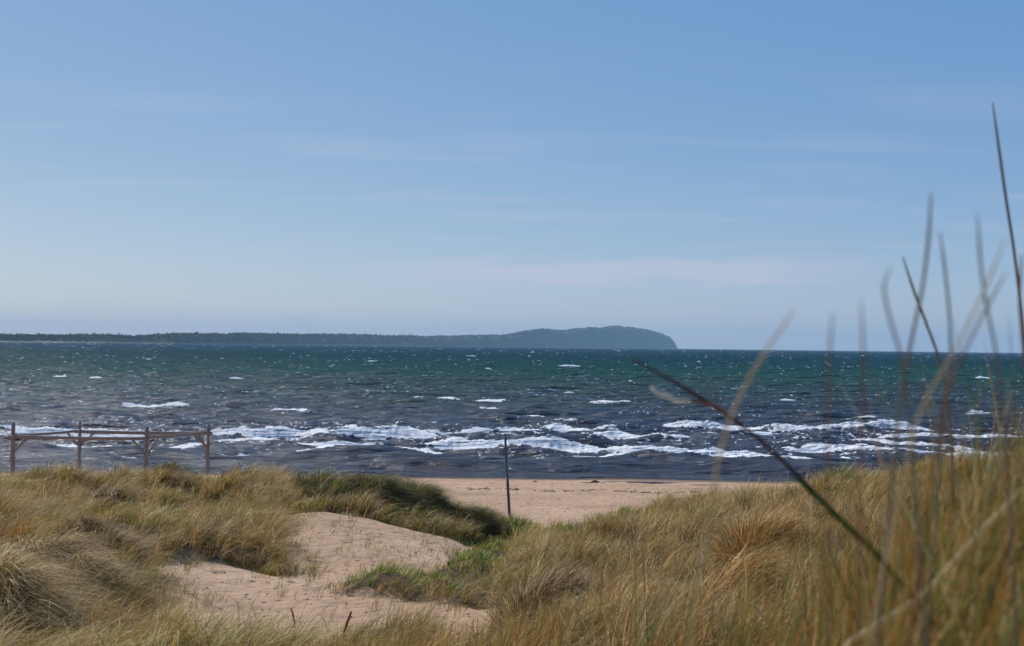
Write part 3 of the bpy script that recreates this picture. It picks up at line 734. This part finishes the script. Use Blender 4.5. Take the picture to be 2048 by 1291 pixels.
bc = np.array([(0.035, 0.055, 0.018), (0.055, 0.07, 0.022), (0.07, 0.06, 0.03), (0.05, 0.085, 0.025), (0.085, 0.10, 0.035)])[rt.integers(0, 5, nT)] * 0.6 * (1 + 0.9 * smooth(fbm(TP[:, 0] * 0.004, TP[:, 2] * 0.03 + TP[:, 1] * 0.002, 3), -0.1, 0.4))[:, None]
colT = np.repeat(bc, per * 3, 0)
tag(mesh_np('coast_woodland', tri.reshape(-1, 3), np.arange(m_ * 3).reshape(-1, 3), M_wood2, col=colT), 'dark woodland covering the low coast and the headland across the bay', 'woodland', kind='stuff')

# houses and masts on the far coast
M_wall, N, L, P = newmat('white_render'); P.inputs['Base Color'].default_value = (0.75, 0.73, 0.70, 1)
M_roof, N, L, P = newmat('red_tile'); P.inputs['Base Color'].default_value = (0.30, 0.10, 0.06, 1)
M_mast, N, L, P = newmat('mast_paint'); P.inputs['Base Color'].default_value = (0.35, 0.35, 0.36, 1)
HW = [(52, 681), (70, 680.5), (78, 682), (135, 679), (150, 680.5), (166, 679), (172, 682), (208, 680.5), (225, 679.5), (262, 682), (300, 679.5), (312, 681.5), (345, 682.5), (655, 683.5), (672, 684), (702, 683.5), (745, 684)]
DISP = ['white cottage at the water under the wooded low coast']
for k, (hx, hy) in enumerate(HW):
    D_ = float(np.interp(hx, SK[:, 0], SK[:, 2])) * (1.0 - 0.0015)
    q_ = unproj(hx, hy, D_); s_ = D_ / F
    wv = s_ * (2.6 + 2.2 * ((k * 7) % 5) / 4); dp = wv * 0.7; zb = 0.0; zt_ = 3.2; wv = max(wv, 7.0)
    b = empty('coast_house', (q_[0], D_, 0))
    xs_, ys_ = wv / 2, dp / 2
    Vb = np.array([(-xs_, -ys_, -1), (xs_, -ys_, -1), (xs_, ys_, -1), (-xs_, ys_, -1), (-xs_, -ys_, zt_), (xs_, -ys_, zt_), (xs_, ys_, zt_), (-xs_, ys_, zt_), (-xs_, 0, zt_ + dp * 0.45), (xs_, 0, zt_ + dp * 0.45)])
    mesh_mixed('wall', [(Vb, [[(0, 1, 5, 4), (1, 2, 6, 5), (2, 3, 7, 6), (3, 0, 4, 7)], [(4, 7, 8), (5, 9, 6)]])], M_wall, b)
    e_ = 0.4
    Vr = np.array([(-xs_ - e_, -ys_ - e_, zt_ - 0.1), (xs_ + e_, -ys_ - e_, zt_ - 0.1), (xs_ + e_, 0, zt_ + dp * 0.45 + 0.3), (-xs_ - e_, 0, zt_ + dp * 0.45 + 0.3), (xs_ + e_, ys_ + e_, zt_ - 0.1), (-xs_ - e_, ys_ + e_, zt_ - 0.1)])
    mesh_mixed('roof', [(Vr, [[(0, 1, 2, 3), (3, 2, 4, 5)]])], M_roof, b)
    tag(b, 'tiny white house at the foot of the wooded far coast, one of the scattered specks', 'house', 'houses along the far shore')
for k, (mxp, myp, lab) in enumerate([(472, 655, 'thin mast rising left of its twin above the low wooded coast'), (546, 656, 'thin mast rising right of its twin above the low wooded coast'),
                                     (1005, 660, 'thin mast standing just left of where the headland begins to rise')]):
    D_ = float(np.interp(mxp, SK[:, 0], SK[:, 2])) * 1.03; tp = unproj(mxp, myp, D_); bs = unproj(mxp, 672, D_)
    b = empty('radio_mast', (bs[0], D_, bs[2] - 8)); hgt_ = tp[2] - bs[2] + 8; w_ = D_ / F * 0.32
    mesh_mixed('mast_tube', [tube([(0, 0, 0), (0, 0, hgt_ * 0.5), (0, 0, hgt_)], [w_, w_ * 0.8, w_ * 0.5], 6)], M_mast, b)
    mesh_mixed('antenna_head', [tube([(0, 0, hgt_ * 0.86), (0, 0, hgt_ * 0.97)], [w_ * 1.8, w_ * 1.8], 6)], M_mast, b)
    tag(b, lab, 'mast', 'masts on the far coast')

# ------------------------------------------------------------------ beach objects
# timber frame on the beach
PO = [(27, 843, 60.5, 8.4), (294, 852, 60.0, 8.0), (160, 842, 64.3, 6.4), (417, 848, 64.3, 7.4)]   # near left, near right, far left, far right
tops = [unproj(a, b_, d_) for a, b_, d_, w in PO]
cxy = np.mean([t_[:2] for t_ in tops], 0)
fr = empty('timber_frame', (cxy[0], cxy[1], float(zt(cxy[0], cxy[1]))))
O = np.array(fr.location)
base = []
for t_, (a, b_, d_, w) in zip(tops, PO):
    zb = float(zt(t_[0], t_[1])); base.append(np.array([t_[0], t_[1], zb])); R_ = w / F * d_ / 2
    zz = np.linspace(zb - 0.3, t_[2], 12); Pp = np.stack([t_[0] + rng.normal(0, 0.006, 12), np.full(12, t_[1]), zz], -1) - O
    mesh_mixed('post', [tube(Pp, R_ * np.linspace(1.05, 0.95, 12), 12, jit=0.02)], M_wood, fr, True)
BY = [unproj(27, 871, 60.5)[2], unproj(294, 875, 60.0)[2], unproj(160, 861, 64.3)[2], unproj(417, 864.5, 64.3)[2]]


def pt(i, dz=0): return np.array([tops[i][0], tops[i][1], BY[i] + dz])


def beam(i, j, oy, dz, R_, ext=0.25):
    a, b_ = pt(i, dz), pt(j, dz); d_ = (b_ - a) / np.linalg.norm(b_ - a)
    off = np.array([d_[1], -d_[0], 0]) * oy
    s_ = np.linspace(0, 1, 12)[:, None]; Pp = (a - d_ * ext + off) * (1 - s_) + (b_ + d_ * ext + off) * s_ - O; Pp[:, 2] -= 0.03 * np.sin(np.pi * s_[:, 0])
    mesh_mixed('beam', [tube(Pp, R_, 12, jit=0.02)], M_wood, fr, True)


beam(0, 1, 0.13, 0, 0.070, 0.16); beam(2, 3, 0.12, 0, 0.075, 0.2); beam(0, 2, 0.0, 0.03, 0.055, 0.05); beam(1, 3, 0.0, 0.05, 0.055, 0.05)
for i, j in ((0, 1), (1, 0), (2, 3), (3, 2), (0, 2), (2, 0), (1, 3), (3, 1)):
    a, b_ = pt(i), pt(j); d_ = (b_ - a) / np.linalg.norm(b_ - a); dd_ = 0.66 if {i, j} in ({0, 1}, {2, 3}) else 0.8
    s_ = np.linspace(0, 1, 5)[:, None]; Pp = (a - np.array([0, 0, 0.72])) * (1 - s_) + (a + d_ * dd_ - np.array([0, 0, 0.03])) * s_ - O
    mesh_mixed('brace', [tube(Pp, 0.045, 10, jit=0.02)], M_wood, fr, True)
tag(fr, 'open weathered timber frame of four posts with top rails standing on the beach', 'timber frame')

# lone pole by the beach gap
bt, tp = unproj(1020.5, 1040, 44.5), unproj(1010, 868, 44.5); bt[2] = float(zt(bt[0], bt[1])) - 0.3
d_ = tp - unproj(1020.5, 1040, 44.5)
pl_ = empty('leaning_pole', (bt[0], bt[1], bt[2] + 0.3)); O2 = np.array(pl_.location)
sA = np.linspace(0, 1, 9)[:, None]; full = bt * (1 - sA) + tp * sA - O2
mid_ = bt * 0.45 + tp * 0.55 - O2
mesh_mixed('upper_tube', [tube(np.linspace(mid_, full[-1], 6), 0.036, 14)], M_pole, pl_, True)
mesh_mixed('lower_sleeve', [tube(np.linspace(full[0], mid_, 8), 0.045, 14)], M_pole, pl_, True)
mesh_mixed('end_cap', [tube(np.array([full[-1] - (0, 0, 0.012), full[-1] + (0, 0, 0.03)]), 0.043, 14)], M_pole, pl_)
tag(pl_, 'slender grey pole leaning slightly, standing alone in the gap before the beach', 'pole')

# seaweed: wrack line as stuff, the lumps by the water as things
rs = np.random.default_rng(33); cen = []
for k in range(420):
    a = rs.uniform(930, 1440); line = 981 + (a - 950) * 0.017 + 2.0 * math.sin(a * 0.03)
    if fbm(np.array([a * 0.03]), np.array([2.0]), 3)[0] < -0.12: continue
    b_ = line + rs.normal(0, 0.9); d_ = float(np.interp(b_ - (692 + (a - 1024) * 0.01214), [255, 280, 300, 345], [70, 61.5, 56.6, 47]))
    q_ = unproj(a, b_, d_); cen.append((q_[0], q_[1], float(zt(q_[0], q_[1])) + rs.uniform(0, 0.05)))
cen = np.array(cen); tri = cen[:, None] + rs.normal(0, 1, (len(cen), 3, 3)) * np.array([0.07, 0.07, 0.015])
tag(mesh_np('seaweed_wrack', tri.reshape(-1, 3), np.arange(len(cen) * 3).reshape(-1, 3), M_weed), 'thin dark line of dried seaweed along the beach', 'seaweed', kind='stuff')
for k, (a, b_, sz_, lab) in enumerate([(1190, 968, 0.11, 'largest dark seaweed lump at the water edge, right of the pole'), (1070, 963, 0.06, 'small dark seaweed lump near the water edge just right of the pole'),
                                       (1307, 973, 0.07, 'dark seaweed lump farthest right on the wet sand near the dune')]):
    dd_ = float(np.interp(b_ - (692 + (a - 1024) * 0.01214), [255, 280, 300, 345], [70, 61.5, 56.6, 47])) if False else 66.5
    q_ = unproj(a, b_, dd_); zb = float(zt(q_[0], q_[1])); rr2 = np.random.default_rng(k); m_ = 220
    c_ = rr2.normal(0, 1, (m_, 3)) * np.array([sz_, sz_ * 0.7, sz_ * 0.28]); c_[:, 2] = np.abs(c_[:, 2])
    gl_ = np.linspace(-1, 1, 26); GX, GYY = np.meshgrid(gl_, gl_); rq = np.sqrt(GX ** 2 + GYY ** 2) + 0.35 * fbm(GX * 1.6 + k * 9, GYY * 1.6, 3)
    hh_ = np.clip(1 - rq, -0.5, 1) * (0.75 + 0.6 * fbm(GX * 5, GYY * 5 + k, 2)) * sz_ * 1.3
    o = mesh_np('seaweed_lump', np.stack([GX * sz_ * 2.2, GYY * sz_ * 1.5, hh_], -1).reshape(-1, 3), grid_faces(26, 26), M_weed); o.location = (q_[0], q_[1], zb); tag(o, lab, 'seaweed', 'seaweed lumps by the water')

# sparse seedlings and dead stalks on the sand
r = np.random.default_rng(77)
y = np.sqrt(r.uniform(18 ** 2, 36 ** 2, 2600)); x = y * r.uniform(-0.3, 0.02, 2600)
ok = samp(vs, x, y) < 0.45; x, y = x[ok], y[ok]
dens = samp(vs, x - 0.35, y + 0.3); ok = r.uniform(size=len(x)) < (0.26 + 0.7 * smooth(dens, 0.02, 0.5)); x, y = x[ok], y[ok]
x = np.repeat(x, 7) + r.normal(0, 0.04, len(x) * 7); y = np.repeat(y, 7) + r.normal(0, 0.04, len(y) * 7); n = len(x)
V, Q, C = blades(np.stack([x, y, zt(x, y) - 0.02], -1), r.uniform(0.10, 0.42, n), wind(x, y, r, 1.3), r.uniform(0.2, 0.9, n), r.uniform(0.004, 0.008, n), pick(n, {'green': 3, 'olive': 3, 'brown': 1.5, 'straw': 2}, r), 4, r)
tag(mesh_np('sparse_grass', V, Q, M_grass, col=C), 'sparse small grass shoots scattered on the bare sand of the hollow', 'grass', kind='stuff')

# crumbs of dead plants on the sand
m_ = 3800; y = np.sqrt(r.uniform(17 ** 2, 66 ** 2, m_)); x = y * r.uniform(-0.3, 0.20, m_); ok = samp(vs, x, y) < 0.4; x, y = x[ok], y[ok]; m_ = len(x)
a = r.normal(0, 0.6, m_); ln_ = r.uniform(0.012, 0.06, m_) * np.exp(r.normal(0, 0.4, m_)); dx, dy = np.cos(a) * ln_, np.sin(a) * ln_; wq = r.uniform(0.002, 0.010, m_); zq = zt(x, y)
Vd = np.stack([np.stack([x - dx, y - dy, zq + 0.002], -1), np.stack([x + dx, y + dy, zq + 0.002], -1), np.stack([x, y, zq + wq + 0.012], -1), np.stack([x + dy * 0.3, y - dx * 0.3 - 0.02, zq + 0.002], -1)], 1)
i = np.arange(m_)[:, None] * 4
tag(mesh_np('plant_litter', Vd.reshape(-1, 3), np.concatenate([i + (0, 1, 2), i + (0, 3, 2), i + (3, 1, 2)]).reshape(-1, 3), M_litter), 'dark crumbs of dead plants strewn over the sand', 'plant litter', kind='stuff')

# ------------------------------------------------------------------ near blurred grass by the lens side
r = np.random.default_rng(101)


def near_grass(n, pxr, Dr, tipf, wts_, width, name, label):
    pxx = r.uniform(*pxr, n); D_ = r.uniform(*Dr, n); tipy = tipf(pxx, n)
    tp_ = unproj(pxx, tipy, D_); gz = zt(tp_[:, 0], tp_[:, 1]); h_ = np.clip(tp_[:, 2] - gz, 0.15, 1.5)
    bd = np.abs(r.normal(0.12, 0.12, n)); lean_ = wind(tp_[:, 0], tp_[:, 1], r, 1.0)
    rt_ = np.stack([tp_[:, 0] - lean_[:, 0] * h_ * bd, tp_[:, 1] - lean_[:, 1] * h_ * bd, gz - 0.03], -1)
    h_ = np.minimum(h_ / (1 - 0.38 * bd), 1.6)
    V, Q, C = blades(rt_, h_, lean_, bd, r.uniform(*width, n), pick(n, wts_, r), 9, r, droop=0.1)
    return tag(mesh_np(name, V, Q, M_grass, col=C), label, 'grass', kind='stuff')


def tip_right(px, n):
    top = np.interp(px, [1000, 1300, 1550, 1700, 1800, 1900, 2000, 2150, 2400], [1330, 1290, 1200, 1080, 985, 890, 800, 760, 760])
    return top + np.abs(r.normal(0, 1, n)) * 130 - (r.uniform(size=n) < 0.06) * r.uniform(0, 120, n)


near_grass(6500, (1540, 2450), (1.9, 5.0), tip_right, {'rust': 5, 'straw': 4, 'brown': 2.5, 'olive': 3, 'green': 3, 'pale': 3.5, 'dead': 1.5}, (0.004, 0.009), 'foreground_grass', 'out-of-focus rust and straw grass crowding the lower right foreground')


def tip_hi(px, n):
    top = np.interp(px, [1600, 1750, 1850, 1950, 2050, 2300], [1000, 880, 800, 720, 640, 640])
    return top + np.abs(r.normal(0, 1, n)) * 150


def tip_sea(px, n):
    top = np.interp(px, [1680, 1800, 1950, 2060, 2300], [900, 760, 640, 560, 560])
    return top + r.uniform(0, 1, n) ** 0.8 * 260


near_grass(420, (1690, 2200), (1.5, 2.6), tip_sea, {'rust': 5, 'straw': 4, 'green': 5, 'olive': 3, 'pale': 3}, (0.0045, 0.0065), 'foreground_grass', 'tall blurred tan and green blades standing before the sea at the right edge')
near_grass(1100, (1640, 2350), (1.5, 3.4), tip_hi, {'rust': 5, 'brown': 3, 'straw': 3, 'olive': 3, 'green': 3, 'pale': 1, 'dead': 3}, (0.004, 0.007), 'foreground_grass', 'taller blurred rust and green blades rising over the sea at the right edge')


def tip_low(px, n): return np.interp(px, [1450, 1700, 1900, 2300], [1230, 1080, 960, 900]) + np.abs(r.normal(0, 1, n)) * 170


near_grass(900, (1500, 2300), (1.2, 2.2), tip_low, {'rust': 4, 'brown': 2.5, 'straw': 3, 'olive': 3, 'green': 7, 'pale': 2.5, 'dead': 3}, (0.0025, 0.006), 'foreground_grass', 'strongly blurred rust and green blades nearest the lens at the lower right')


def tip_mid(px, n): return np.interp(px, [900, 1300, 1700], [1270, 1110, 1000]) + r.normal(0, 80, n)


near_grass(330, (1000, 1750), (2.2, 5.5), tip_mid, {'rust': 5, 'straw': 2, 'brown': 2, 'olive': 3, 'green': 3}, (0.003, 0.006), 'foreground_grass', 'sparse out-of-focus stems rising from the bottom edge right of centre')


def tip_fr(px, n): return np.interp(px, [420, 560, 760, 1000, 1100], [1300, 1262, 1235, 1212, 1190]) + np.abs(r.normal(0, 34, n)) - (r.uniform(size=n) < 0.08) * r.uniform(0, 40, n)


near_grass(2600, (430, 1120), (8.0, 12.5), tip_fr, {'rust': 6, 'brown': 2, 'straw': 4, 'olive': 3, 'pale': 1.5}, (0.004, 0.007), 'fringe_grass', 'thin rust coloured grass fringe along the bottom edge before the bare sand')
# single stalks close to the lens
def stalk(name, pxs, D, wpx, colr, label, cat='grass stalk', group='blurred stalks close to the lens', D1=None, parts=(), ground=True, thin=0.62):
    P2 = np.array(pxs, float); m_ = 26
    s_ = np.concatenate([[0], np.cumsum(np.hypot(*np.diff(P2, axis=0).T))]); tt = np.linspace(0, s_[-1], m_)
    xx_, yy_ = np.interp(tt, s_, P2[:, 0]), np.interp(tt, s_, P2[:, 1])
    for _ in range(3): xx_[1:-1] = (xx_[:-2] + 2 * xx_[1:-1] + xx_[2:]) / 4; yy_[1:-1] = (yy_[:-2] + 2 * yy_[1:-1] + yy_[2:]) / 4
    Dv = np.linspace(D, D1 or D, m_); W = unproj(xx_, yy_, Dv)
    if ground:
        dirn = W[-1] - W[-5]; dirn = dirn / np.linalg.norm(dirn); dirn = dirn + np.array([0, 0.0, -0.8]); dirn /= np.linalg.norm(dirn); e_ = []; q_ = W[-1].copy()
        for _ in range(60):
            q_ = q_ + dirn * 0.04; e_.append(q_.copy()); dirn = dirn + np.array([0, 0, -0.06]); dirn /= np.linalg.norm(dirn)
            if q_[2] < float(zt(q_[0], q_[1])) - 0.02: break
        W = np.vstack([W, np.array(e_)])
    bse = W[-1].copy(); o = empty(name, bse); n_pts = len(W)
    R_ = wpx * (thin if D < 4 else 1) / F * D / 2 * np.interp(np.linspace(0, 1, n_pts), [0, 0.08, 1], [0.45, 1.0, 1.15])
    V_, fs = tube(W - bse, R_, 8); mesh_mixed('stem', [(V_, fs)], colr, o, True)
    for nm, pp, w2, c2 in parts:
        P3 = np.array(pp, float); k3 = 12; s3 = np.concatenate([[0], np.cumsum(np.hypot(*np.diff(P3, axis=0).T))]); t3 = np.linspace(0, s3[-1], k3)
        ps = unproj(np.interp(t3, s3, P3[:, 0]), np.interp(t3, s3, P3[:, 1]), np.full(k3, D - 0.01)) - bse
        rad3 = w2 / F * D / 2 * np.sin(np.pi * np.linspace(0.12, 0.95, k3)) ** 0.5
        mesh_mixed(nm, [tube(ps, rad3, 8)], c2, o, True)
    return tag(o, label, cat, group)


def flat(name, c, t=0.0):
    m, N, L, P = newmat(name); tcx = N.new('ShaderNodeTexCoord').outputs['Object']
    g = noise(N, L, 1.0, 4, 0.6, mapping(N, L, tcx, (60, 60, 9)))
    c = np.array(c); L.new(ramp(N, L, g, [(0.3, tuple(c * 0.65)), (0.7, tuple(c * 1.25))]), P.inputs['Base Color']); P.inputs['Roughness'].default_value = 0.7
    P.inputs['Specular IOR Level'].default_value = 0.25
    tr = N.new('ShaderNodeBsdfTranslucent'); tr.inputs[0].default_value = (*(c * 1.2), 1); ms = N.new('ShaderNodeMixShader'); ms.inputs[0].default_value = 0.5
    L.new(P.outputs[0], ms.inputs[1]); L.new(tr.outputs[0], ms.inputs[2]); L.new(ms.outputs[0], N['Material Output'].inputs[0])
    return m


K_dark = flat('dark_stem', (0.15, 0.085, 0.055)); K_grey = flat('greyish_stem', (0.32, 0.27, 0.20)); K_rust = flat('rust_stem', (0.34, 0.16, 0.07)); K_pale = flat('pale_stem', (0.62, 0.50, 0.30)); K_green = flat('green_leaf', (0.14, 0.20, 0.04))
K_white = flat('papery_leaf', (0.62, 0.58, 0.48))
stalk('grass_stalk', [(1265, 715), (1310, 742), (1370, 775), (1430, 810), (1480, 845), (1540, 895), (1600, 953), (1662, 1016), (1740, 1095), (1820, 1190), (1900, 1291)], 2.1, 8.5, K_dark,
      'long dark stalk arching diagonally from over the sea down to the lower right', thin=0.9, parts=[('dry_leaf', [(1302, 772), (1312, 784), (1332, 790), (1352, 800), (1388, 803)], 10, K_white), ('leaf_base', [(1380, 799), (1425, 808), (1470, 836)], 8, K_rust),
      ('green_sheath', [(1590, 952), (1668, 1026), (1748, 1100), (1828, 1196), (1905, 1291)], 12, K_green)])
SP = [([(1985, 205), (1998, 300), (2012, 400), (2028, 500), (2040, 600), (2052, 720)], 3.0, 10, K_grey, 'tallest stalk, reaching highest into the sky near the right edge'),
      ([(1862, 385), (1858, 470), (1845, 580), (1820, 690), (1800, 800)], 1.5, 11, K_grey, 'blurred grey stalk with blunt tip, second tallest against the sky'),
      ([(1880, 465), (1890, 540), (1900, 640), (1902, 720), (1890, 800)], 1.6, 9, K_grey, 'nearly upright blurred stalk just right of the second tallest one'),
      ([(1955, 430), (1960, 520), (1970, 600), (1990, 690), (2000, 760)], 1.4, 9, K_grey, 'faint stalk bowing right between the upright one and the tallest one'),
      ([(1805, 513), (1830, 590), (1870, 690), (1890, 760), (1900, 850)], 2.8, 9, K_grey, 'sharper stalk slanting down to the right across the second tallest one'),
      ([(1780, 535), (1765, 575), (1780, 640), (1800, 700), (1815, 800)], 1.3, 9, K_grey, 'stalk with hooked tip, left of the slanting sharper stalk'),
      ([(1590, 618), (1545, 680), (1500, 750), (1465, 820), (1440, 900)], 1.2, 9, K_pale, 'pale stalk leaning right over the horizon, leftmost of those against the sky'),
      ([(1665, 625), (1660, 700), (1655, 830), (1655, 900)], 1.15, 7, K_rust, 'faint upright stalk right of the pale leaning stalk'),
      ([(1722, 600), (1727, 700), (1725, 820), (1722, 900)], 1.15, 7, K_rust, 'faint upright stalk left of the hooked stalk'),
      ([(2010, 480), (1970, 580), (1920, 680), (1850, 800), (1830, 850)], 1.2, 8, K_pale, 'pale stalk leaning right behind the bowed stalk, tip near the tallest stalk'),
      ([(2012, 545), (1960, 640), (1900, 760), (1890, 800)], 1.3, 8, K_rust, 'lower of the two stalks leaning right beside the tallest stalk'),
      ([(2043, 510), (2038, 600), (2046, 690), (2056, 800)], 1.9, 9, K_rust, 'reddish stalk standing at the right edge beside the tallest stalk'),
      ([(2046, 975), (1920, 1110), (1850, 1190), (1700, 1284)], 1.9, 22, K_pale, 'thick pale bent straw crossing the lower right corner'),
      ([(1505, 1205), (1530, 1235), (1562, 1275)], 6.0, 5.5, K_pale, 'short bright straw lying in the rusty grass at the bottom')]
for pp, D_, w_, c_, lab in SP: stalk('grass_stalk', pp, D_, w_, c_, lab)
# two dark seed heads standing at the bottom of the sand
for pp, D_, lab in (([(703, 1221), (696, 1240), (688, 1262), (684, 1300)], 9.5, 'dark seed head on a thin stem before the bare sand, larger of two'), ([(582, 1215), (586, 1226), (590, 1250), (591, 1300)], 11.0, 'dark seed head on a thin stem before the bare sand, smaller left one')):
    stalk('seed_head_stalk', pp, D_, 1.3, K_rust, lab, 'seed head', 'seed heads before the bare sand', parts=[('seed_head', pp[:3], 5.5 if D_ < 10 else 3.5, K_rust)])

# ------------------------------------------------------------------ haze over the bay
hz = bpy.data.materials.new('haze_air'); hz.use_nodes = True; hn = hz.node_tree; hn.nodes.remove(hn.nodes['Principled BSDF'])
pv = hn.nodes.new('ShaderNodeVolumePrincipled'); pv.inputs['Color'].default_value = (0.44, 0.72, 0.94, 1); pv.inputs['Density'].default_value = 4.7e-5
hn.links.new(pv.outputs[0], hn.nodes['Material Output'].inputs['Volume'])
V = np.array([(a, b_, c_) for a in (-60000, 60000) for b_ in (-400, 26000) for c_ in (-5, 330)], float)
mesh_mixed('haze', [(V, [[(0, 1, 3, 2), (4, 6, 7, 5), (0, 4, 5, 1), (2, 3, 7, 6), (0, 2, 6, 4), (1, 5, 7, 3)]])], hz)['kind'] = 'stuff'
